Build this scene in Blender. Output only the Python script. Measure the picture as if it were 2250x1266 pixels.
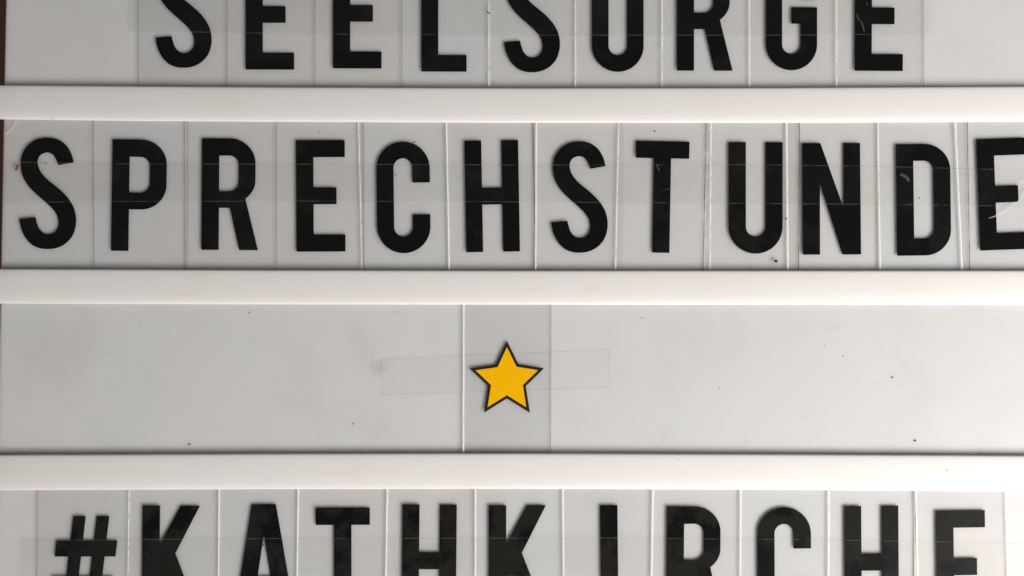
import bpy, bmesh, math, random
from mathutils import Vector
from mathutils.geometry import tessellate_polygon

random.seed(7)
SC = bpy.context.scene
COL = SC.collection
for o in list(bpy.data.objects):
    bpy.data.objects.remove(o)

# ------------------------------------------------------------------ camera
S = 1.4e-4                 # metres on the sign per photograph pixel
F = 1750.0                 # focal length in photograph pixels
Z0 = 0.050                 # height of the sign's white panel above the table
TILT = math.asin(0.029)    # the phone leans a little, the far edge is smaller
D = F * S
CAM = Vector((0, -D * math.sin(TILT), Z0 + D * math.cos(TILT)))
cam = bpy.data.cameras.new('camera')
cam.sensor_width = 36
cam.lens = 36 * F / 2250
cam.clip_start = 0.005
cam.clip_end = 20
camo = bpy.data.objects.new('camera', cam)
COL.objects.link(camo)
camo.location = CAM
camo.rotation_euler = (TILT, 0, 0)
SC.camera = camo

# ------------------------------------------------------------------ light
w = bpy.data.worlds.new('World')
SC.world = w
w.use_nodes = True
bg = w.node_tree.nodes['Background']
bg.inputs[0].default_value = (0.93, 0.96, 1.0, 1)
bg.inputs[1].default_value = 0.095

def area(name, loc, target, sx, sy, power, col):
    l = bpy.data.lights.new(name, 'AREA')
    l.shape = 'RECTANGLE'
    l.size, l.size_y = sx, sy
    l.energy = power
    l.color = col
    o = bpy.data.objects.new(name, l)
    COL.objects.link(o)
    o.location = loc
    o.rotation_euler = (Vector(target) - Vector(loc)).to_track_quat('-Z', 'Y').to_euler()
    return o
# the window: low to the right, a little towards the lower edge of the sign
area('window_light', (0.58, -0.45, Z0 + 0.43), (0.05, 0, Z0), 0.80, 0.30, 12.3, (1.0, 0.96, 0.915))

SC.view_settings.view_transform = 'Standard'
SC.view_settings.look = 'None'
SC.view_settings.gamma = 1
SC.view_settings.exposure = 0
SC.cycles.transparent_max_bounces = 24
SC.cycles.max_bounces = 7
SC.cycles.use_denoising = True

# ------------------------------------------------------------------ helpers
def W(px, py, mm=0.0):
    """photograph pixel -> point on the horizontal plane mm above the panel"""
    a, b = (px - 1125) / F, (633 - py) / F
    c, s = math.cos(TILT), math.sin(TILT)
    d = Vector((a, b * c + s, b * s - c))
    t = (Z0 + mm * 1e-3 - CAM.z) / d.z
    return CAM + d * t

def mesh_obj(name, verts, faces, mat, parent=None, origin=None, smooth=False):
    me = bpy.data.meshes.new(name)
    if origin is not None:
        verts = [Vector(v) - origin for v in verts]
    me.from_pydata([tuple(v) for v in verts], [], faces)
    bm = bmesh.new(); bm.from_mesh(me)
    bmesh.ops.recalc_face_normals(bm, faces=bm.faces)
    bm.to_mesh(me); bm.free()
    for p in me.polygons:
        p.use_smooth = smooth
    me.materials.append(mat)
    o = bpy.data.objects.new(name, me)
    COL.objects.link(o)
    if parent is not None:
        o.parent = parent
    elif origin is not None:
        o.location = origin
    return o

def empty(name, loc, label, cat, group=None):
    o = bpy.data.objects.new(name, None)
    o.empty_display_size = 0.005
    COL.objects.link(o)
    o.location = loc
    o['label'] = label; o['category'] = cat
    if group: o['group'] = group
    return o

def tag(o, label, cat, group=None):
    o['label'] = label; o['category'] = cat
    if group: o['group'] = group
    return o

def prism(loops, z0f, z1f):
    """outline + holes (lists of world XY) extruded between two height functions"""
    verts, faces = [], []
    flat = [p for l in loops for p in l]
    n = len(flat)
    tris = tessellate_polygon([[Vector((p[0], p[1], 0)) for p in l] for l in loops])
    for p in flat: verts.append((p[0], p[1], z1f(p[0])))
    for p in flat: verts.append((p[0], p[1], z0f(p[0])))
    for t in tris:
        faces.append(tuple(t)); faces.append(tuple(i + n for i in reversed(t)))
    k = 0
    for l in loops:
        m = len(l)
        for i in range(m):
            a, b = k + i, k + (i + 1) % m
            faces.append((a, b, b + n, a + n))
        k += m
    return verts, faces

def ribbon(pts, width, z, thick, taper=True, lift=0.0):
    """thin strip through photograph pixels, real width in px, height in mm"""
    L, R = [], []
    n = len(pts)
    for i, (x, y) in enumerate(pts):
        x0, y0 = pts[max(0, i - 1)]; x1, y1 = pts[min(n - 1, i + 1)]
        d = math.hypot(x1 - x0, y1 - y0) or 1
        nx, ny = -(y1 - y0) / d, (x1 - x0) / d
        h = width / 2
        if taper and i in (0, n - 1): h *= 0.3
        L.append((x + nx * h, y + ny * h)); R.append((x - nx * h, y - ny * h))
    verts, faces = [], []
    for i in range(n):
        for (p, zz) in ((L[i], z), (R[i], z), (R[i], z + thick), (L[i], z + thick + lift)):
            verts.append(W(p[0], p[1], zz))
    for i in range(n - 1):
        a, b = 4 * i, 4 * i + 4
        for j in range(4):
            faces.append((a + j, a + (j + 1) % 4, b + (j + 1) % 4, b + j))
    faces.append((0, 1, 2, 3)); faces.append((4 * n - 4, 4 * n - 3, 4 * n - 2, 4 * n - 1))
    return verts, faces

def lerp_table(tab, x):
    for (x0, y0), (x1, y1) in zip(tab, tab[1:]):
        if x <= x1:
            return y0 + (y1 - y0) * (x - x0) / (x1 - x0)
    (x0, y0), (x1, y1) = tab[-2:]
    return y0 + (y1 - y0) * (x - x0) / (x1 - x0)

def catmull(pts, n=4):
    """open smooth curve through the points, ends kept"""
    out = []
    for i in range(len(pts) - 1):
        p0 = pts[max(i - 1, 0)]; p1 = pts[i]; p2 = pts[i + 1]; p3 = pts[min(i + 2, len(pts) - 1)]
        for k in range(n):
            t = k / n
            out.append(tuple(0.5 * ((2 * p1[j]) + (-p0[j] + p2[j]) * t + (2 * p0[j] - 5 * p1[j] + 4 * p2[j] - p3[j]) * t * t
                                    + (-p0[j] + 3 * p1[j] - 3 * p2[j] + p3[j]) * t ** 3) for j in (0, 1)))
    out.append(tuple(pts[-1]))
    return out

# ------------------------------------------------------------------ materials
def new_mat(name):
    m = bpy.data.materials.new(name)
    m.use_nodes = True
    nt = m.node_tree
    for n in list(nt.nodes): nt.nodes.remove(n)
    out = nt.nodes.new('ShaderNodeOutputMaterial')
    return m, nt, out

def N(nt, typ, **kw):
    n = nt.nodes.new(typ)
    for k, v in kw.items():
        if k in n.inputs: n.inputs[k].default_value = v
        else: setattr(n, k, v)
    return n

def ramp(nt, src, stops):
    r = nt.nodes.new('ShaderNodeValToRGB')
    el = r.color_ramp.elements
    while len(el) < len(stops): el.new(0.5)
    for e, (p, c) in zip(el, stops):
        e.position = p
        e.color = (*c, 1) if len(c) == 3 else c
    nt.links.new(src, r.inputs[0])
    return r.outputs[0]

def coords(nt):
    g = nt.nodes.new('ShaderNodeNewGeometry')
    return g.outputs['Position']

def noise(nt, vec, scale, detail=3, rough=0.55, stretch=None):
    if stretch:
        mp = nt.nodes.new('ShaderNodeMapping')
        mp.inputs['Scale'].default_value = stretch
        nt.links.new(vec, mp.inputs['Vector']); vec = mp.outputs[0]
    n = N(nt, 'ShaderNodeTexNoise', Scale=scale, Detail=detail, Roughness=rough)
    nt.links.new(vec, n.inputs['Vector'])
    return n.outputs['Fac']

def mul(nt, a, b):
    m = nt.nodes.new('ShaderNodeMix'); m.data_type = 'RGBA'; m.blend_type = 'MULTIPLY'
    m.inputs[0].default_value = 1
    nt.links.new(a, m.inputs[6]); nt.links.new(b, m.inputs[7])
    return m.outputs[2]

def panel_mat():
    m, nt, out = new_mat('opal_acrylic')
    p = N(nt, 'ShaderNodeBsdfPrincipled', Roughness=0.42)
    pos = coords(nt)
    tint = ramp(nt, noise(nt, pos, 14, 2), [(0.3, (0.745, 0.738, 0.735)), (0.5, (0.758, 0.757, 0.757)), (0.7, (0.752, 0.756, 0.766))])
    grime = ramp(nt, noise(nt, pos, 45, 5, 0.6), [(0.28, (0.955, 0.95, 0.94)), (0.5, (1, 1, 1))])
    fine = ramp(nt, noise(nt, pos, 900, 2), [(0.3, (0.985, 0.985, 0.985)), (0.7, (1, 1, 1))])
    c = mul(nt, mul(nt, tint, grime), fine)
    # specks and hairline scuffs worn into the acrylic
    c = mul(nt, c, ramp(nt, noise(nt, pos, 1300, 2, 0.4), [(0.20, (0.55, 0.53, 0.50)), (0.255, (1, 1, 1))]))
    c = mul(nt, c, ramp(nt, noise(nt, pos, 420, 3, 0.6, (0.12, 1.0, 1)), [(0.25, (0.955, 0.955, 0.95)), (0.36, (1, 1, 1))]))
    c = mul(nt, c, ramp(nt, noise(nt, pos, 38, 1, 0.4), [(0.35, (1.0, 0.985, 0.985)), (0.5, (1, 1, 1)), (0.65, (0.99, 0.997, 0.985))]))
    # smudges left by old tape and fingers: shaped marks at fixed places on the panel
    for (px, py, r, sx, colr, thr) in ((832, 808, 0.0034, 0.9, (0.90, 0.89, 0.855), 0.45), (792, 752, 0.0042, 2.2, (0.955, 0.955, 0.945), 0.4),
                                       (150, 760, 0.016, 0.7, (0.965, 0.96, 0.94), 0.3), (1830, 720, 0.003, 0.6, (0.965, 0.96, 0.955), 0.4)):
        q = W(px, py)
        mp = nt.nodes.new('ShaderNodeMapping'); mp.vector_type = 'TEXTURE'
        mp.inputs['Location'].default_value = q
        mp.inputs['Rotation'].default_value = (0, 0, 0.4)
        mp.inputs['Scale'].default_value = (r, r * sx, 1)
        nt.links.new(pos, mp.inputs['Vector'])
        nn = N(nt, 'ShaderNodeTexNoise', Scale=1.6, Detail=4)
        nt.links.new(mp.outputs[0], nn.inputs['Vector'])
        ad = nt.nodes.new('ShaderNodeVectorMath'); ad.operation = 'MULTIPLY_ADD'
        nt.links.new(nn.outputs['Color'], ad.inputs[0]); ad.inputs[1].default_value = (0.9, 0.9, 0); nt.links.new(mp.outputs[0], ad.inputs[2])
        sb = nt.nodes.new('ShaderNodeVectorMath'); sb.operation = 'SUBTRACT'; sb.inputs[1].default_value = (0.45, 0.45, 0)
        nt.links.new(ad.outputs[0], sb.inputs[0])
        ln = nt.nodes.new('ShaderNodeVectorMath'); ln.operation = 'LENGTH'
        nt.links.new(sb.outputs[0], ln.inputs[0])
        c = mul(nt, c, ramp(nt, ln.outputs['Value'], [(thr, colr), (1.0, (1, 1, 1))]))
    nt.links.new(c, p.inputs['Base Color'])
    p.inputs['Subsurface Weight'].default_value = 1.0
    p.inputs['Subsurface Radius'].default_value = (1, 1, 1)
    p.inputs['Subsurface Scale'].default_value = 0.0035
    nt.links.new(p.outputs[0], out.inputs[0])
    return m

def rail_mat():
    m, nt, out = new_mat('white_plastic_rail')
    p = N(nt, 'ShaderNodeBsdfPrincipled', Roughness=0.5)
    pos = coords(nt)
    c = ramp(nt, noise(nt, pos, 22, 3), [(0.3, (0.87, 0.845, 0.81)), (0.5, (0.885, 0.864, 0.838)), (0.7, (0.885, 0.857, 0.845))])
    g = ramp(nt, noise(nt, pos, 260, 4, 0.6, (0.35, 1, 1)), [(0.22, (0.95, 0.94, 0.92)), (0.42, (1, 1, 1))])
    c = mul(nt, c, g)
    c = mul(nt, c, ramp(nt, noise(nt, pos, 700, 3, 0.6, (0.08, 1, 1)), [(0.22, (0.975, 0.97, 0.96)), (0.34, (1, 1, 1))]))
    c = mul(nt, c, ramp(nt, noise(nt, pos, 1100, 2, 0.4), [(0.19, (0.6, 0.57, 0.52)), (0.24, (1, 1, 1))]))
    nt.links.new(c, p.inputs['Base Color'])
    b = N(nt, 'ShaderNodeBump', Strength=0.08, Distance=0.0002)
    nt.links.new(noise(nt, pos, 1600, 2, 0.5, (0.15, 1, 1)), b.inputs['Height'])
    nt.links.new(b.outputs[0], p.inputs['Normal'])
    nt.links.new(p.outputs[0], out.inputs[0])
    return m

def clear_mat(name, tint, rough, milky, seed, waves=0.5, f0=0.016):
    """thin clear film: lets light straight through, a weak window-like sheen and faint scuffs"""
    m, nt, out = new_mat(name)
    pos = coords(nt)
    tr = N(nt, 'ShaderNodeBsdfTransparent'); tr.inputs[0].default_value = (*tint, 1)
    gl = N(nt, 'ShaderNodeBsdfGlossy', Roughness=rough)
    b = N(nt, 'ShaderNodeBump', Strength=waves, Distance=0.0006)
    nt.links.new(noise(nt, pos, 70, 2, 0.4), b.inputs['Height'])
    nt.links.new(b.outputs[0], gl.inputs['Normal'])
    lw = N(nt, 'ShaderNodeLayerWeight')
    pw = N(nt, 'ShaderNodeMath', operation='POWER'); pw.inputs[1].default_value = 5
    nt.links.new(lw.outputs['Facing'], pw.inputs[0])
    fr = N(nt, 'ShaderNodeMath', operation='MULTIPLY_ADD'); fr.inputs[1].default_value = 0.8; fr.inputs[2].default_value = f0
    nt.links.new(pw.outputs[0], fr.inputs[0])
    mx = nt.nodes.new('ShaderNodeMixShader')
    nt.links.new(fr.outputs[0], mx.inputs[0]); nt.links.new(tr.outputs[0], mx.inputs[1]); nt.links.new(gl.outputs[0], mx.inputs[2])
    df = N(nt, 'ShaderNodeBsdfDiffuse'); df.inputs[0].default_value = (0.75, 0.74, 0.71, 1)
    mp = nt.nodes.new('ShaderNodeMapping'); mp.inputs['Location'].default_value = (seed, seed * 2, 0)
    nt.links.new(pos, mp.inputs[0])
    sc = ramp(nt, noise(nt, mp.outputs[0], 110, 6, 0.65), [(0.5, (milky * 0.25,) * 3), (0.78, (milky,) * 3)])
    mx2 = nt.nodes.new('ShaderNodeMixShader')
    nt.links.new(sc, mx2.inputs[0]); nt.links.new(mx.outputs[0], mx2.inputs[1]); nt.links.new(df.outputs[0], mx2.inputs[2])
    nt.links.new(mx2.outputs[0], out.inputs[0])
    return m

def edge_mat(name, col, cover, broken, scale=500):
    """frosted cut edge of a film, clear where it is not scuffed; white cut edges carry caught light in their colour"""
    m, nt, out = new_mat(name)
    pos = coords(nt)
    df = N(nt, 'ShaderNodeBsdfDiffuse'); df.inputs[0].default_value = (*col, 1)
    tl = N(nt, 'ShaderNodeBsdfTranslucent'); tl.inputs[0].default_value = (*col, 1)
    m0 = nt.nodes.new('ShaderNodeMixShader'); m0.inputs[0].default_value = 0.2
    nt.links.new(df.outputs[0], m0.inputs[1]); nt.links.new(tl.outputs[0], m0.inputs[2])
    tr = N(nt, 'ShaderNodeBsdfTransparent'); tr.inputs[0].default_value = (0.97, 0.97, 0.96, 1)
    f = ramp(nt, noise(nt, pos, scale, 3, 0.6), [(max(0.0, 0.5 - 0.18), (cover * (1 - broken),) * 3), (0.56, (cover,) * 3)])
    mx = nt.nodes.new('ShaderNodeMixShader')
    nt.links.new(f, mx.inputs[0]); nt.links.new(tr.outputs[0], mx.inputs[1]); nt.links.new(m0.outputs[0], mx.inputs[2])
    nt.links.new(mx.outputs[0], out.inputs[0])
    return m

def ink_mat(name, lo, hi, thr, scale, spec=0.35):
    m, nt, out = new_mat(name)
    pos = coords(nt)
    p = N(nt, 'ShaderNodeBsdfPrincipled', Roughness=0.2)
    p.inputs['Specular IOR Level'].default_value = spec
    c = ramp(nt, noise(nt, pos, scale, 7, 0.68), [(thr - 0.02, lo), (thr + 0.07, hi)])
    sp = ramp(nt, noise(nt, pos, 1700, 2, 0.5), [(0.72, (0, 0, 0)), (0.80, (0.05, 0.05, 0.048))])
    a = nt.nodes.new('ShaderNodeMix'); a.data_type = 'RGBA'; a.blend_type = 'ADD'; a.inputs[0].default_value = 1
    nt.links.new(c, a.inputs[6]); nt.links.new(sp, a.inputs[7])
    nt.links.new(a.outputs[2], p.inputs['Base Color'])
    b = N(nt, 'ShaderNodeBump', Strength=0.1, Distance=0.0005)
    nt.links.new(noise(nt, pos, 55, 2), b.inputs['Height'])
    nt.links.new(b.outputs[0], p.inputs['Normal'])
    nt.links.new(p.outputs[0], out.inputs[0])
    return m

def plain(name, col, rough=0.5, var=0.1, scale=300, spec=0.5):
    m, nt, out = new_mat(name)
    p = N(nt, 'ShaderNodeBsdfPrincipled', Roughness=rough)
    p.inputs['Specular IOR Level'].default_value = spec
    c = ramp(nt, noise(nt, coords(nt), scale, 3), [(0.3, tuple(x * (1 - var) for x in col)), (0.7, tuple(min(1, x * (1 + var)) for x in col))])
    nt.links.new(c, p.inputs['Base Color'])
    nt.links.new(p.outputs[0], out.inputs[0])
    return m

def wood_mat():
    m, nt, out = new_mat('dark_wood')
    p = N(nt, 'ShaderNodeBsdfPrincipled', Roughness=0.45)
    pos = coords(nt)
    c = ramp(nt, noise(nt, pos, 60, 6, 0.6, (1, 0.06, 1)), [(0.3, (0.26, 0.11, 0.06)), (0.55, (0.38, 0.18, 0.10)), (0.75, (0.46, 0.25, 0.14))])
    nt.links.new(c, p.inputs['Base Color'])
    b = N(nt, 'ShaderNodeBump', Strength=0.3, Distance=0.0004)
    nt.links.new(noise(nt, pos, 300, 4, 0.6, (1, 0.05, 1)), b.inputs['Height'])
    nt.links.new(b.outputs[0], p.inputs['Normal'])
    nt.links.new(p.outputs[0], out.inputs[0])
    return m

M = dict(
    panel=panel_mat(), rail=rail_mat(), wood=wood_mat(),
    housing=plain('white_plastic_housing', (0.72, 0.70, 0.66), 0.45, 0.03, 30),
    film=[clear_mat('clear_card_film_%s' % n, t, 0.06, k, i * 0.37, 0.15) for i, (n, t, k) in enumerate((
        ('cool', (0.990, 0.991, 0.993), 0.008), ('warm', (0.992, 0.991, 0.987), 0.011), ('worn', (0.990, 0.989, 0.987), 0.014)))],
    film_star=clear_mat('clear_star_film', (0.982, 0.983, 0.985), 0.06, 0.010, 3.3, 0.15),
    tape=clear_mat('clear_tape_film', (0.996, 0.996, 0.994), 0.10, 0.004, 5.1, 0.25, 0.004),
    tape_old=clear_mat('thin_old_tape_film', (0.9994, 0.9992, 0.9986), 0.10, 0.0005, 6.1, 0.25, 0.0003),
    tape_edge=edge_mat('tape_edge', (0.60, 0.59, 0.56), 0.08, 0.95, 300),
    tape_edge_old=edge_mat('tape_edge_grimy', (0.30, 0.27, 0.23), 0.038, 1.0, 160),
    e_white=edge_mat('cut_edge_glint', (0.95, 0.94, 0.91), 0.92, 0.35, 260),  # white colour stands in for light gathered in the clear cut edge
    e_mid=edge_mat('cut_edge_glint_scuffed', (0.93, 0.92, 0.89), 0.75, 0.75),  # same caught light put into the colour, thinner and more broken
    e_faint=edge_mat('cut_edge_faint', (0.40, 0.35, 0.32), 0.5, 0.3, 200),
    e_dark=edge_mat('cut_edge_dark', (0.12, 0.11, 0.10), 0.75, 0.7, 250),
    ink=ink_mat('black_letter_print_sheen', (0.0045, 0.0045, 0.0045), (0.0095, 0.0092, 0.0085), 0.54, 48),  # lighter blotches in the ink colour stand in for room reflections
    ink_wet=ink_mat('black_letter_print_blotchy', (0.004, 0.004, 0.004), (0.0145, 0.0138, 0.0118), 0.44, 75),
    yellow=plain('yellow_star_print', (1.0, 0.505, 0.0), 0.5, 0.035, 90, 0.12),
    starline=plain('black_star_outline_print', (0.012, 0.010, 0.009), 0.4, 0.2),
    dull=edge_mat('dull_scuff', (0.55, 0.53, 0.50), 0.10, 0.6, 500),
    scratch=edge_mat('scratch_white', (0.9, 0.89, 0.86), 0.42, 0.6, 300),
    speck=plain('dark_grit', (0.02, 0.018, 0.016), 0.7, 0.4, 3000),
    grime=plain('brown_grime', (0.16, 0.13, 0.10), 0.8, 0.5, 2000),
    crumb=plain('brown_crumb', (0.10, 0.055, 0.025), 0.75, 0.6, 2500),
    smear=plain('brown_dried_smear', (0.16, 0.085, 0.06), 0.7, 0.5, 2500),
    fleck=plain('pale_dust', (0.85, 0.85, 0.83), 0.8, 0.05),
)

# ------------------------------------------------------------------ table
v = [(-0.75, -0.6, 0), (0.75, -0.6, 0), (0.75, 0.6, 0), (-0.75, 0.6, 0), (-0.75, -0.6, -0.03), (0.75, -0.6, -0.03), (0.75, 0.6, -0.03), (-0.75, 0.6, -0.03)]
t = mesh_obj('wooden_tabletop', v, [(0, 1, 2, 3), (7, 6, 5, 4), (0, 4, 5, 1), (1, 5, 6, 2), (2, 6, 7, 3), (3, 7, 4, 0)], M['wood'])
t['kind'] = 'structure'

# ------------------------------------------------------------------ light box
box_x0 = W(9.0, 150).x
box_x1 = W(2352, 633).x
box_y1 = W(1125, -222).y
box_y0 = W(1125, 1488).y
BOX = empty('letter_light_box', (0, 0, 0), 'white plastic letter light box with opal panel and horizontal card rails', 'light box')

def slab(x0, x1, y0, y1, z0, z1, bev):
    """box with bevelled upper edges"""
    bm = bmesh.new()
    bmesh.ops.create_cube(bm, size=1)
    for vv in bm.verts:
        vv.co = Vector(((x0 + x1) / 2 + vv.co.x * (x1 - x0), (y0 + y1) / 2 + vv.co.y * (y1 - y0), (z0 + z1) / 2 + vv.co.z * (z1 - z0)))
    bmesh.ops.bevel(bm, geom=list(bm.edges), offset=bev, segments=2, affect='EDGES')
    vs = [v.co.copy() for v in bm.verts]
    bm.verts.index_update()
    fs = [tuple(v.index for v in f.verts) for f in bm.faces]
    bm.free()
    return vs, fs
mesh_obj('diffuser_panel', *slab(box_x0, box_x1, box_y0, box_y1, Z0 - 0.003, Z0, 0.0003), M['panel'], BOX)
mesh_obj('housing', *slab(box_x0 + 0.004, box_x1 - 0.004, box_y0 + 0.002, box_y1 - 0.002, 0.0002, Z0 - 0.0031, 0.003), M['housing'], BOX)

PROFILE = [(0.0, 0.86), (0.0, 1.32), (0.012, 1.50), (0.04, 1.62), (0.10, 1.70), (0.25, 1.77), (0.45, 1.80), (0.62, 1.77), (0.76, 1.70),
           (0.87, 1.57), (0.94, 1.41), (0.985, 1.22), (1.0, 1.05), (0.997, 0.86), (0.72, 0.86), (0.72, 0.0), (0.28, 0.0), (0.28, 0.86)]
RAILS = [
    ([(-20, -213), (1125, -207), (2370, -210)], [(-20, -139), (1125, -132), (2370, -135)]),
    ([(-20, 187), (300, 189.5), (600, 191.5), (1125, 193.5), (1700, 193), (2370, 189.5)], [(-20, 262), (300, 266), (600, 267.8), (1125, 270), (1700, 270), (2370, 267.4)]),
    ([(-20, 590.8), (600, 593.5), (1125, 594.7), (2370, 594.5)], [(-20, 667), (600, 669), (1125, 669.6), (2370, 670)]),
    ([(-20, 999.6), (300, 998.6), (600, 997.2), (1125, 996.2), (1700, 998.5), (2370, 1002)], [(-20, 1077.6), (600, 1075), (1125, 1074.4), (1700, 1076.4), (2370, 1081.5)]),
    ([(-20, 1404), (1125, 1399), (2370, 1407)], [(-20, 1484), (1125, 1478), (2370, 1487)]),
]
RAIL_X0 = box_x0 - 0.0016
def make_rail(up, lo):
    NS = 72
    verts, faces = [], []
    n = len(PROFILE)
    for i in range(NS + 1):
        f = i / NS
        xw = RAIL_X0 + (box_x1 + 0.0016 - RAIL_X0) * f
        # photograph column of this station, for the slight bow of the rail
        px = 1125 + xw / S
        a = W(px, lerp_table(up, px), 1.32).y
        b = W(px, lerp_table(lo, px), 1.05).y
        inset = 0.0002 if i in (0, NS) else 0
        for (u, h) in PROFILE:
            yy = a + (b - a) * u
            verts.append((xw, yy, Z0 + h * 1e-3 - (inset if h > 1.1 else 0)))
    for i in range(NS):
        for j in range(n):
            k = (j + 1) % n
            faces.append((i * n + j, i * n + k, (i + 1) * n + k, (i + 1) * n + j))
    faces.append(tuple(range(n)))
    faces.append(tuple(reversed(range(NS * n, NS * n + n))))
    o = mesh_obj('card_rail', verts, faces, M['rail'], BOX, None, True)
    me = o.data
    bm = bmesh.new(); bm.from_mesh(me)
    for e in bm.edges:
        if len(e.link_faces) == 2 and e.calc_face_angle(0) > math.radians(48): e.smooth = False
    bm.to_mesh(me); bm.free()
    return o
rails = [make_rail(*r) for r in RAILS]

# dirt that has gathered along the upper lip of each rail
def lip_dirt(rail, up, count, seed):
    rr = random.Random(seed)
    vs, fs = [], []
    for _ in range(count):
        px = rr.uniform(5, 2300)
        p = W(px, lerp_table(up, px) - rr.uniform(-0.6, 1.6) + (1.5 if rr.random() < 0.2 else 0), 1.3)
        a, b, h = rr.uniform(0.6, 2.8) * S, rr.uniform(0.35, 0.9) * S, rr.uniform(0.05, 0.16) * 1e-3
        k = len(vs); m = 6
        for j in range(m):
            t = 2 * math.pi * j / m; q = rr.uniform(0.6, 1.2)
            vs.append((p.x + a * q * math.cos(t), p.y + b * q * math.sin(t), p.z))
        vs.append((p.x, p.y, p.z + h)); vs.append((p.x, p.y, p.z - 0.0004))
        for j in range(m):
            fs.append((k + j, k + (j + 1) % m, k + m)); fs.append((k + (j + 1) % m, k + j, k + m + 1))
    o = mesh_obj('lip_dirt', vs, fs, M['grime'], rail)
    o['kind'] = 'stuff'
for i_, (rl, (u_, l_)) in enumerate(zip(rails, RAILS)):
    lip_dirt(rl, u_, (20, 45, 55, 80, 20)[i_], 11 + i_)

# ------------------------------------------------------------------ glyphs (photograph pixels, y down, cap height 245)
def arc(cx, cy, rx, ry, a0, a1, n=12):
    return [(cx + rx * math.cos(math.radians(a0 + (a1 - a0) * i / n)), cy + ry * math.sin(math.radians(a0 + (a1 - a0) * i / n))) for i in range(n + 1)]

def g_S():
    z = 3.015
    A = [(490, 295), (473, 235), (438, 178), (385, 141), (315, 128), (245, 141), (188, 180), (151, 238), (140, 310), (152, 382), (187, 447), (240, 505), (298, 556),
         (345, 602), (375, 645), (386, 692), (379, 735), (355, 764), (318, 774), (285, 765), (259, 737), (244, 698), (235, 660)]
    B = [(128, 670), (140, 735), (170, 800), (213, 846), (262, 868), (315, 874), (375, 866), (431, 838), (475, 790), (497, 732), (502, 670), (489, 603), (455, 541),
         (410, 490), (360, 446), (311, 405), (276, 364), (256, 322), (252, 284), (266, 249), (296, 231), (325, 229), (350, 241), (370, 266), (388, 313)]
    return [[((x - 128) / z, (y - 128) / z * 245 / 247.4) for x, y in catmull(A) + catmull(B)]]
def g_E(): return [[(0, 0), (107, 0), (107, 37.5), (38, 37.5), (38, 104), (88.5, 104), (88.5, 141), (38, 141), (38, 207.5), (107.5, 207.5), (107.5, 245), (0, 245)]]
def g_L(): return [[(0, 0), (37.5, 0), (37.5, 208), (100.5, 208), (100.5, 245), (0, 245)]]
def g_H(): return [[(0, 0), (37, 0), (37, 104), (81, 104), (81, 0), (118, 0), (118, 245), (81, 245), (81, 141), (37, 141), (37, 245), (0, 245)]]
def g_T(): return [[(0, 0), (117.5, 0), (117.5, 37.5), (77.5, 37.5), (77.5, 245), (39.5, 245), (39.5, 37.5), (0, 37.5)]]
def g_I(): return [[(0, 0), (38, 0), (38, 245), (0, 245)]]
def g_U():
    return [[(0, 0), (38, 0), (38, 186)] + arc(59.5, 186, 21.5, 21.5, 180, 0) + [(81, 0), (119, 0)] + arc(59.5, 185.5, 59.5, 59.5, 0, 180, 24)]
def g_O():
    return [arc(57.5, 57.5, 57.5, 57.5, 180, 360, 24) + arc(57.5, 187.5, 57.5, 57.5, 0, 180, 24),
            arc(57.5, 57.5, 20.5, 20.5, 180, 360) + arc(57.5, 187.5, 20.5, 20.5, 0, 180)]
def g_C():
    return [arc(58.5, 58.5, 58.5, 58.5, 180, 360, 24) + [(117, 90), (78.5, 90), (78.5, 57)] + arc(58, 57, 20.5, 20.5, 0, -180) + [(37.5, 188)]
            + arc(58, 188, 20.5, 20.5, 180, 0) + [(78.5, 160), (117, 160)] + arc(58.5, 186.5, 58.5, 58.5, 0, 180, 24)]
def g_G():
    return [arc(57, 57, 57, 57, 180, 360, 24) + [(114, 88), (77, 88), (77, 56)] + arc(56.5, 56, 20.5, 20.5, 0, -180) + [(36, 188)]
            + arc(56.5, 188, 20.5, 20.5, 180, 0) + [(77, 141.5), (56.5, 141.5), (56.5, 105), (114, 105)] + arc(57, 188, 57, 57, 0, 180, 24)]
def g_P():
    return [[(0, 0), (62, 0)] + arc(64, 55, 55.5, 55, -90, 0) + arc(64, 98.5, 55.5, 55, 0, 90) + [(38, 153.5), (38, 245), (0, 245)],
            [(38, 38)] + arc(62, 58.5, 20.5, 20.5, -90, 0) + arc(62, 96, 20.5, 20.5, 0, 90) + [(38, 116.5)]]
def g_R():
    return [[(0, 0), (62, 0)] + arc(62, 55, 55.5, 55, -90, 0) + arc(62, 92, 55.5, 50, 0, 52) + [(97, 137.5), (124, 245), (83, 245), (62, 152.5), (38, 152.5), (38, 245), (0, 245)],
            [(38, 38)] + arc(60, 58, 20.5, 20.5, -90, 0) + arc(60, 95.5, 20.5, 20.5, 0, 90) + [(38, 116)]]
def g_N(): return [[(0, 0), (40, 0), (90.5, 143), (90.5, 0), (127.5, 0), (128.5, 245), (87.5, 245), (38.5, 88), (38, 245), (0, 245)]]
def g_D():
    return [[(0, 0), (63, 0)] + arc(62, 57, 57.5, 57, -90, 0) + arc(62, 188, 57.5, 57, 0, 90) + [(0, 245)],
            [(38, 37)] + arc(61, 57.5, 20.5, 20.5, -90, 0) + arc(61, 187, 20.5, 20.5, 0, 90) + [(38, 207.5)]]
def g_K(): return [[(0, 0), (38, 0), (38, 85), (83, 0), (124.5, 0), (72, 104), (127, 245), (86, 245), (49.5, 152), (38, 173), (38, 245), (0, 245)]]
def g_A():
    return [[(40, 0), (92.5, 0), (133, 245), (95, 245), (88.5, 192), (44, 192), (37.5, 245), (0, 245)],
            [(66, 67), (80, 157), (52, 157)]]
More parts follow.
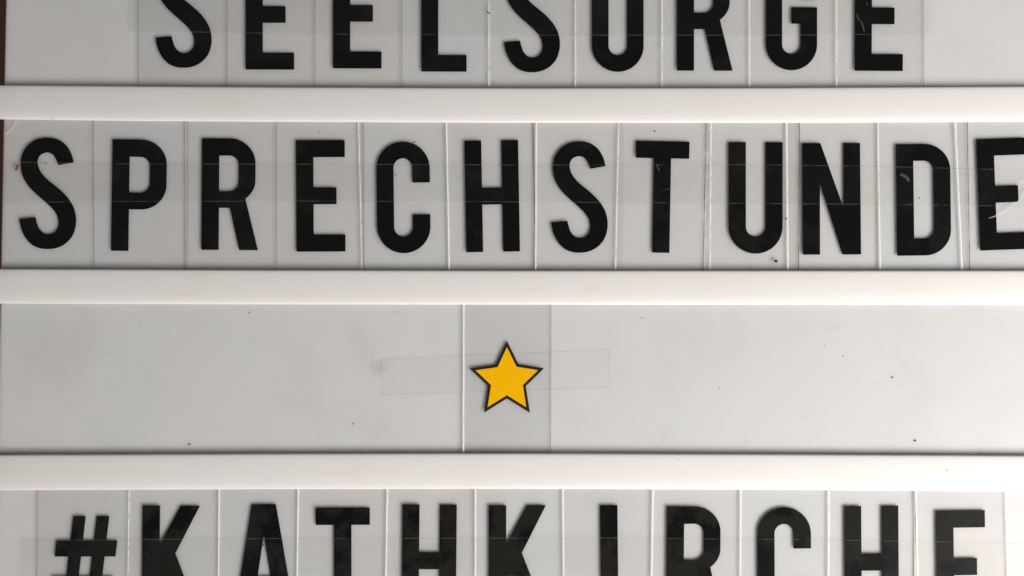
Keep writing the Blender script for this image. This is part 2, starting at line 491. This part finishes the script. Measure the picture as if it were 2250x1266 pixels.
def g_hash():
    k = 25.5 / 219
    def sx(x, y): return (x - k * y, y)
    P = [(41, 0), (68, 0), (68, 53), (91.5, 53), (91.5, 0), (119, 0), (119, 53), (142.5, 53), (142.5, 88), (119, 88), (119, 131), (142.5, 131), (142.5, 166),
         (119, 166), (119, 219), (91.5, 219), (91.5, 166), (68, 166), (68, 219), (41, 219), (41, 166), (10.5, 166), (10.5, 131), (41, 131), (41, 88), (10.5, 88), (10.5, 53), (41, 53)]
    return [[sx(*p) for p in P], [sx(*p) for p in [(68, 88), (91.5, 88), (91.5, 131), (68, 131)]]]
GLYPH = dict(S=g_S, E=g_E, L=g_L, O=g_O, R=g_R, G=g_G, P=g_P, C=g_C, H=g_H, T=g_T, U=g_U, N=g_N, D=g_D, K=g_K, A=g_A, I=g_I)
GLYPH['#'] = g_hash

# ------------------------------------------------------------------ cards
LIFT, DROP, FILM = 0.46, 0.22, 0.09      # left edge and right edge heights of a card and its thickness (mm)

def strip_edge(corner_top, corner_bot, wpx, z, mat, parent, origin, name='cut_edge'):
    n = 14
    pts = [(corner_top[0] + (corner_bot[0] - corner_top[0]) * i / n + random.uniform(-0.18, 0.18), corner_top[1] + (corner_bot[1] - corner_top[1]) * i / n) for i in range(n + 1)]
    v, f = ribbon(pts, wpx, z, 0.03, False, 0.11 if mat in (M['e_white'], M['e_mid']) else 0.0)  # pale edges slope towards the lamp so that they look brighter
    return mesh_obj(name, v, f, mat, parent, origin)

EDGE = {'w': ('e_white', 2.6), 'm': ('e_mid', 1.9), 'f': ('e_faint', 1.8), 'd': ('e_dark', 1.7), 'W': ('e_white', 3.4)}

def card(name, label, cat, group, xt, xb, yt, yb, width, left, right, film):
    """one clear card; returns its root, origin and height functions"""
    corners = [(xt, yt), (xb, yb), (xb + width, yb), (xt + width, yt)]
    zm = (LIFT + DROP) / 2
    pts = [W(x, y, zm) for x, y in corners]
    cx = sum(p.x for p in pts) / 4; cy = sum(p.y for p in pts) / 4
    origin = Vector((cx, cy, Z0 + DROP * 1e-3))
    root = empty(name, origin, label, cat, group)
    wid = (pts[2].x - pts[1].x)
    def zf(x, add): return Z0 + (zm - (LIFT - DROP) * (x - cx) / wid + add) * 1e-3
    v, f = prism([[(p.x, p.y) for p in pts]], lambda x: zf(x, 0), lambda x: zf(x, FILM))
    mesh_obj('clear_sheet', v, f, film, root, origin)
    if left:
        mn, wpx = EDGE[left]
        strip_edge(corners[0], corners[1], wpx, LIFT + FILM + 0.01, M[mn], root, origin)
    if right:
        mn, wpx = EDGE[right]
        strip_edge(corners[3], corners[2], wpx, DROP + FILM + 0.01, M[mn], root, origin)
    return root, origin, zf

def letter(root, origin, zf, ch, x0, top, k, rot, mat):
    loops = GLYPH[ch]()
    xs = [p[0] for p in loops[0]]; ys = [p[1] for p in loops[0]]
    mx, my = (min(xs) + max(xs)) / 2, (min(ys) + max(ys)) / 2
    c, s = math.cos(rot), math.sin(rot)
    zm = (LIFT + DROP) / 2 + FILM
    out = []
    for l in loops:
        q = []
        for x, y in l:
            dx, dy = (x - mx) * k, (y - my) * k
            p = W(x0 + (mx - min(xs)) * k + dx * c + dy * s, top + (my - min(ys)) * k - dx * s + dy * c, zm)
            q.append((p.x, p.y))
        # drop doubled points
        r = [q[0]]
        for p in q[1:]:
            if math.hypot(p[0] - r[-1][0], p[1] - r[-1][1]) > 2e-6: r.append(p)
        if math.hypot(r[0][0] - r[-1][0], r[0][1] - r[-1][1]) < 2e-6: r.pop()
        out.append(r)
    v, f = prism(out, lambda x: zf(x, FILM + 0.004), lambda x: zf(x, FILM + 0.06))
    return mesh_obj('printed_letter', v, f, mat, root, origin)

R = math.radians
# (character, card left edge at top, at bottom, width, left style, right style, letter x, letter top, rotation deg, label)
ROW1 = [
    ('S', 303, 304, 196, 'f', None, 342, -93, 0.2, 'clear card with black S that starts SEELSORGE'),
    ('E', 499, 499, 193, 'f', None, 540, -89, 0, 'clear card with black E right after the first S of SEELSORGE'),
    ('E', 692, 692, 191, 'f', None, 732, -91.5, 0, 'clear card with black E just before the L of SEELSORGE'),
    ('L', 883, 883, 191, 'f', None, 926, -84.5, 0, 'clear card with the black letter L, the only L on the board'),
    ('S', 1074.5, 1074.5, 191, 'm', None, 1107.5, -83, 0.2, 'clear card with black S standing after the L'),
    ('O', 1264.5, 1265, 190.5, 'm', None, 1300.6, -84, 0, 'clear card with black O, the only O on the board'),
    ('R', 1455, 1455, 192, 'm', None, 1487.3, -86.5, 0, 'clear card with black R between O and G'),
    ('G', 1646, 1647.5, 192, 'm', None, 1682.8, -87.5, 0, 'clear card with black G, the only G on the board'),
    ('E', 1837.5, 1839, 190.5, 'm', 'f', 1878, -86, -0.2, 'clear card with black E that ends SEELSORGE, a whitish scuff on it'),
]
ROW2 = [
    ('S', 6, 7, 200, None, None, 42.5, 302.5, 0.4, 'clear card with black S that starts SPRECHSTUNDE, brown smear beside it'),
    ('P', 205, 207, 200, 'f', 'f', 246, 307, -0.8, 'clear card with black P, the only P on the board'),
    ('R', 413, 411, 195, 'f', None, 443.5, 304.5, -0.4, 'clear card with black R between P and E'),
    ('E', 607, 608, 192, 'f', 'f', 651, 308, 0.3, 'clear card with black E between R and C of SPRECHSTUNDE'),
    ('C', 788, 795.5, 193, 'm', None, 828, 311.5, 0.7, 'clear card with black C between E and H of SPRECHSTUNDE'),
    ('H', 981, 987.5, 190, 'w', 'd', 1022.5, 308.5, 1.0, 'clear card with black H between C and S'),
    ('S', 1179, 1177, 192, 'w', None, 1211, 310.5, 0.2, 'clear card with black S between H and T'),
    ('T', 1360, 1352.5, 192, 'm', 'd', 1395.5, 310.5, -1.0, 'clear card with black T between S and U'),
    ('U', 1563, 1560.5, 194, 'm', 'd', 1600.8, 312.5, 0, 'clear card with the black letter U, the only U on the board'),
    ('N', 1728.5, 1732, 197, 'w', 'f', 1763, 314.5, 0.3, 'clear card with the black letter N, the only N on the board'),
    ('D', 1929, 1935, 196, 'm', 'd', 1969.5, 316.5, 0.7, 'clear card with the black letter D, the only D on the board'),
    ('E', 2099, 2115, 193, 'w', 'f', 2149, 304, 2.1, 'clear tilted card with black E ending SPRECHSTUNDE, scratched in an arc'),
]
ROW4 = [
    ('#', 82, 80, 200, 'f', None, 111, 1134, 0, 'clear card with a black hash sign'),
    ('K', 284, 279, 198, 'm', None, 312.5, 1111, -0.5, 'clear card with black K right after the hash sign'),
    ('A', 482, 479, 174, 'w', None, 513.5, 1108, 0.4, 'clear card with the black letter A, the only A on the board'),
    ('T', 656, 651, 195, 'w', None, 694, 1115.5, 0.1, 'clear card with black T between A and H'),
    ('H', 851.5, 846, 194, 'w', None, 883.5, 1108.5, -0.5, 'clear card with black H between T and K'),
    ('K', 1045, 1045, 193, 'w', None, 1073.9, 1110, 0, 'clear card with black K between H and I'),
    ('I', 1237, 1240, 195, 'w', None, 1319.5, 1110, 0.6, 'clear card with the black letter I, the only I on the board'),
    ('R', 1435.5, 1430, 194, 'W', None, 1464, 1113, -0.5, 'clear card with black R between I and C'),
    ('C', 1628, 1627, 195, 'w', None, 1664, 1114.5, 0.2, 'clear card with black C between R and H in the hash sign row'),
    ('H', 1821.5, 1820.5, 190, 'w', 'w', 1855.5, 1111.5, 0.4, 'clear card with black H between C and E'),
    ('E', 2012, 2021, 197, 'w', 'm', 2057.5, 1121.5, 0.8, 'clear card with black E at the end of the hash sign row'),
]
CARDS = {}
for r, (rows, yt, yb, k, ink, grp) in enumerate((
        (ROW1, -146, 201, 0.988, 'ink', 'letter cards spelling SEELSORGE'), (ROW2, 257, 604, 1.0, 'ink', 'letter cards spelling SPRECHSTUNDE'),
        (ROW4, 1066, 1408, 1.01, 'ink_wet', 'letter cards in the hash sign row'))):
    for i, (ch, xt, xb, wd, le, ri, x0, top, rot, lab) in enumerate(rows):
        # the visible edge stays put when it is drawn on past the rail lips
        root, org, zf = card('letter_card', lab, 'letter card', grp, xt, xb, yt, yb, wd, le, ri, M['film'][(i * 2 + r) % 3])
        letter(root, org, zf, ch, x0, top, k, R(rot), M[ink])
        CARDS[(r, i)] = (root, org, zf)

# star card
root, org, zf = card('star_card', 'clear card with a yellow five pointed star outlined in black', 'star card', None, 1019.5, 1018.5, 658, 1006, 191, 'w', 'f', M['film_star'])
star = [(1113.8, 749), (1139, 800.5), (1195.3, 809.6), (1155.3, 848.5), (1164.4, 907.2), (1113.8, 875.6), (1063.3, 907.2), (1072.7, 848.5), (1031.7, 809.6), (1089.3, 801.5)]
def inset(poly, d):
    out = []
    n = len(poly)
    for i in range(n):
        a, b, c = Vector(poly[i - 1]), Vector(poly[i]), Vector(poly[(i + 1) % n])
        d1 = (b - a).normalized(); d2 = (c - b).normalized()
        n1 = Vector((-d1.y, d1.x)); n2 = Vector((-d2.y, d2.x))
        bis = (n1 + n2)
        bis = bis / bis.length_squared * 2
        out.append(tuple(b + bis * d))
    return out
zc = (LIFT + DROP) / 2 + FILM
def wl(poly): return [(W(x, y, zc).x, W(x, y, zc).y) for x, y in poly]
inner = inset(star, 6.0)
v, f = prism([wl(star), wl(inner)], lambda x: zf(x, FILM + 0.004), lambda x: zf(x, FILM + 0.06))
mesh_obj('star_outline', v, f, M['starline'], root, org)
v, f = prism([wl(inset(star, 5.7))], lambda x: zf(x, FILM + 0.002), lambda x: zf(x, FILM + 0.045))
mesh_obj('star_fill', v, f, M['yellow'], root, org)

# ------------------------------------------------------------------ tape
def tape(label, top, bot, x0, x1, z, slantl=0, slantr=0, edge='tape_edge', film='tape'):
    """long clear strip; top and bot are tables of its two edges"""
    n = 40
    up, lo = [], []
    for i in range(n + 1):
        f = i / n
        xa = x0 + (x1 - x0) * f
        xb = xa + slantl * (1 - f) + slantr * f
        up.append((xa, lerp_table(top, xa))); lo.append((xb, lerp_table(bot, xb)))
    pts = [W(x, y, z) for x, y in up] + [W(x, y, z) for x, y in reversed(lo)]
    org = Vector((sum(p.x for p in pts) / len(pts), sum(p.y for p in pts) / len(pts), Z0 + z * 1e-3))
    root = empty('tape_strip', org, label, 'adhesive tape', 'clear tape strips')
    verts = [W(x, y, z) for x, y in up] + [W(x, y, z) for x, y in lo] + [W(x, y, z + 0.05) for x, y in up] + [W(x, y, z + 0.05) for x, y in lo]
    m = n + 1
    faces = []
    for i in range(n):
        faces.append((i, i + 1, m + i + 1, m + i)); faces.append((2 * m + i, 3 * m + i, 3 * m + i + 1, 2 * m + i + 1))
        faces.append((i, 2 * m + i, 2 * m + i + 1, i + 1)); faces.append((m + i, m + i + 1, 3 * m + i + 1, 3 * m + i))
    faces.append((0, m, 3 * m, 2 * m)); faces.append((n, 2 * m + n, 3 * m + n, m + n))
    mesh_obj('film', verts, faces, M[film], root, org)
    for line in (up, lo):
        v, f = ribbon(line, 1.5, z + 0.051, 0.02, False)
        mesh_obj('tape_edge', v, f, M[edge], root, org)
    for a, b in ((up[0], lo[0]), (up[-1], lo[-1])):
        v, f = ribbon([a, ((a[0] + b[0]) / 2, (a[1] + b[1]) / 2), b], 1.3, z + 0.051, 0.02, False)
        mesh_obj('tape_edge', v, f, M[edge], root, org)
    return root
ZT = LIFT + FILM + 0.12
tape('clear tape strip across the letter cards of SEELSORGE', [(0, -14), (1125, -6), (2250, -7)], [(280, 68), (700, 75), (1125, 77.5), (1700, 77.5), (2050, 75)], 292, 2051, ZT, -9, 0)
tape('clear tape strip across the letter cards of SPRECHSTUNDE', [(0, 355), (210, 360), (700, 361), (1150, 362.5), (1650, 362), (1900, 365), (2250, 374)],
     [(0, 446), (210, 443), (700, 442), (1200, 444), (1900, 449), (2250, 453)], 12, 2300, ZT)
tape('clear tape strip across the letter cards of the hash sign row', [(0, 1187), (240, 1186), (600, 1183.5), (1300, 1182), (1800, 1186), (2250, 1194)],
     [(0, 1272), (600, 1268), (1300, 1266), (2250, 1278)], 48, 2290, ZT)
tape('short clear tape strip behind the star card', [(838, 790), (1020, 781), (1340, 768)], [(838, 869), (1020, 862), (1340, 851)], 838, 1340, 0.04, edge='tape_edge_old', film='tape_old')

# ------------------------------------------------------------------ scratches, smears, dust
def speck(name, px, py, rx, ry, h, z, mat, ang=0.0, label=None, cat=None, group=None):
    """an irregular grain lying on the surface"""
    bm = bmesh.new()
    bmesh.ops.create_icosphere(bm, subdivisions=2, radius=1)
    c = W(px, py, z)
    rr = random.Random(int(px * 7 + py))
    for vv in bm.verts:
        k = rr.uniform(0.72, 1.2)
        x, y, zz = vv.co * k
        x, y = x * rx * S, y * ry * S
        vv.co = Vector((x * math.cos(ang) - y * math.sin(ang), x * math.sin(ang) + y * math.cos(ang), max(-0.2, zz) * h * 1e-3 + 0.2e-3 * h))
    bm.verts.index_update()
    vs = [v.co + c for v in bm.verts]; fs = [tuple(v.index for v in f.verts) for f in bm.faces]
    bm.free()
    o = mesh_obj(name, vs, fs, mat, None, c)
    return tag(o, label, cat, group)
ZS = 1.35
speck('food_crumb', 1705, 574, 4.2, 3.6, 0.45, 0.6, M['crumb'], 0.3, 'round brown crumb below the letter U', 'crumb')
speck('grit_speck', 1727.5, 481, 2.2, 2.2, 0.25, 0.6, M['crumb'], 0, 'tiny brown grit speck between the letters U and N', 'speck')
ROWP = [(2010, 968, 3.0, 2.2), (1960, 829, 2.2, 2.0), (1853, 783, 1.2, 1.2), (415.5, 976, 2.6, 1.8), (776, 931.5, 1.8, 1.2), (548, 687, 1.6, 1.2), (1410, 699, 1.3, 1.1), (873, 686, 1.2, 1.0), (1580, 853.5, 1.2, 1.0)]
for i, (x, y, a, b) in enumerate(ROWP):
    speck('dust_speck', x, y, a, b, 0.15, 0, M['speck'], 0.3, 'largest dark dust speck on the bare white panel of the star row' if i == 0 else 'minute dark dust speck on the bare white panel beside the star card', 'speck', 'dark dust specks on the star row')
for (x, y, a, b) in [(1961, 981, 1.9, 1.9), (742, 923, 1.7, 1.2), (1460, 970, 2.6, 1.0), (1812.5, 760, 1.4, 2.4), (1642, 971, 3, 0.9)]:
    speck('lint_fleck', x, y, a, b, 0.12, 0, M['fleck'], 0.5, 'tiny white lint fleck on the bare white panel beside the star card', 'speck', 'white lint flecks on the star row')
speck('grit_speck', 1438, 288, 2.2, 1.8, 0.15, 0.72, M['speck'], -0.8, 'tiny dark grit speck above the letter T of SPRECHSTUNDE', 'speck')
speck('grit_speck', 700.5, 291, 1.6, 1.4, 0.15, 0.72, M['speck'], 0, 'tiny dark grit speck above the letter E of SPRECHSTUNDE', 'speck')
speck('grit_speck', 869.5, 385, 1.6, 1.4, 0.15, 0.72, M['speck'], 0, 'tiny dark grit speck inside the letter C of SPRECHSTUNDE', 'speck')
speck('grit_speck', 2020, 435.5, 1.8, 1.6, 0.15, 0.72, M['speck'], 0, 'tiny dark grit speck inside the letter D', 'speck')
speck('grit_speck', 101, 359.5, 2.6, 1.1, 0.15, 0.72, M['speck'], -0.5, 'tiny dark grit speck inside the first S of SPRECHSTUNDE', 'speck')
speck('grit_speck', 579, 1197.5, 1.8, 2.0, 0.15, 0.72, M['speck'], -0.5, 'tiny dark grit speck inside the letter A', 'speck')
speck('grit_speck', 2080, 1033, 1.5, 1.2, 0.15, 1.74, M['speck'], 0, 'tiny dark grit speck on the rail above the hash sign row', 'speck')
speck('dried_smear', 37.5, 368, 3.2, 8.0, 0.12, 0.9, M['smear'], -0.35, 'brown dried smear left of the first S of SPRECHSTUNDE', 'smear')
def hair(name, pts, width, z, mat, label, cat):
    v, f = ribbon(catmull(pts, 5), width, z, 0.05)
    c = sum((Vector(p) for p in v), Vector()) / len(v)
    return tag(mesh_obj(name, v, f, mat, None, c), label, cat)
hair('lint_hair', [(1070, 24), (1073, 28), (1077, 29.5)], 2.4, 1.0, M['speck'], 'short dark curled hair on the gap between L and S', 'hair')
hair('lint_hair', [(906, 314), (910, 311.5), (914, 312.5)], 1.6, 1.0, M['speck'], 'short dark hair touching the top of the C of SPRECHSTUNDE', 'hair')
hair('lint_hair', [(91, 255), (96, 257), (104, 257.5), (112, 260), (117, 263.5)], 0.55, 1.35, M['smear'], 'fine brown hair at the lower edge of the rail above SPRECHSTUNDE', 'hair')

def scratch(parent, org, pts, width, z, mat='scratch'):
    v, f = ribbon(catmull(pts, 6), width, z, 0.02)
    return mesh_obj('scratch', v, f, M[mat], parent, org)
r_, o_, z_ = CARDS[(1, 11)]
scratch(r_, o_, [(2172, 480), (2192, 473), (2212, 462), (2232, 447), (2250, 430), (2264, 412)], 2.2, LIFT + 0.22)
scratch(r_, o_, [(2240, 404), (2252, 396), (2266, 390)], 1.6, LIFT + 0.22)
r_, o_, z_ = CARDS[(1, 0)]
scratch(r_, o_, [(10, 295), (22, 287), (31, 276), (36, 263)], 1.8, LIFT + 0.21, 'e_mid')
r_, o_, z_ = CARDS[(1, 7)]
scratch(r_, o_, [(1455, 419), (1480, 412), (1510, 401), (1545, 390)], 1.3, LIFT + 0.21, 'dull')
scratch(r_, o_, [(1443, 361), (1446, 369), (1449, 376)], 2.4, LIFT + 0.21, 'dull')
r_, o_, z_ = CARDS[(1, 10)]
scratch(r_, o_, [(1932, 358), (1940, 357), (1947, 372), (1949, 388), (1956, 392), (1961, 384), (1962, 370)], 1.2, LIFT + 0.21, 'dull')
scratch(r_, o_, [(1978, 383), (1986, 386), (1993, 391), (1997, 399)], 6.0, LIFT + 0.21, 'dull')
r_, o_, z_ = CARDS[(0, 8)]
scratch(r_, o_, [(1884, 30), (1885, 41), (1892, 47), (1896, 57), (1899, 70)], 2.6, LIFT + 0.21, 'dull')
scratch(r_, o_, [(1904, 6), (1906, 12)], 2.2, LIFT + 0.21, 'dull')
scratch(BOX, Vector((0, 0, 0)), [(828, 738), (826, 745), (823, 753), (821, 770), (818, 780), (815, 796)], 1.7, 0.01)
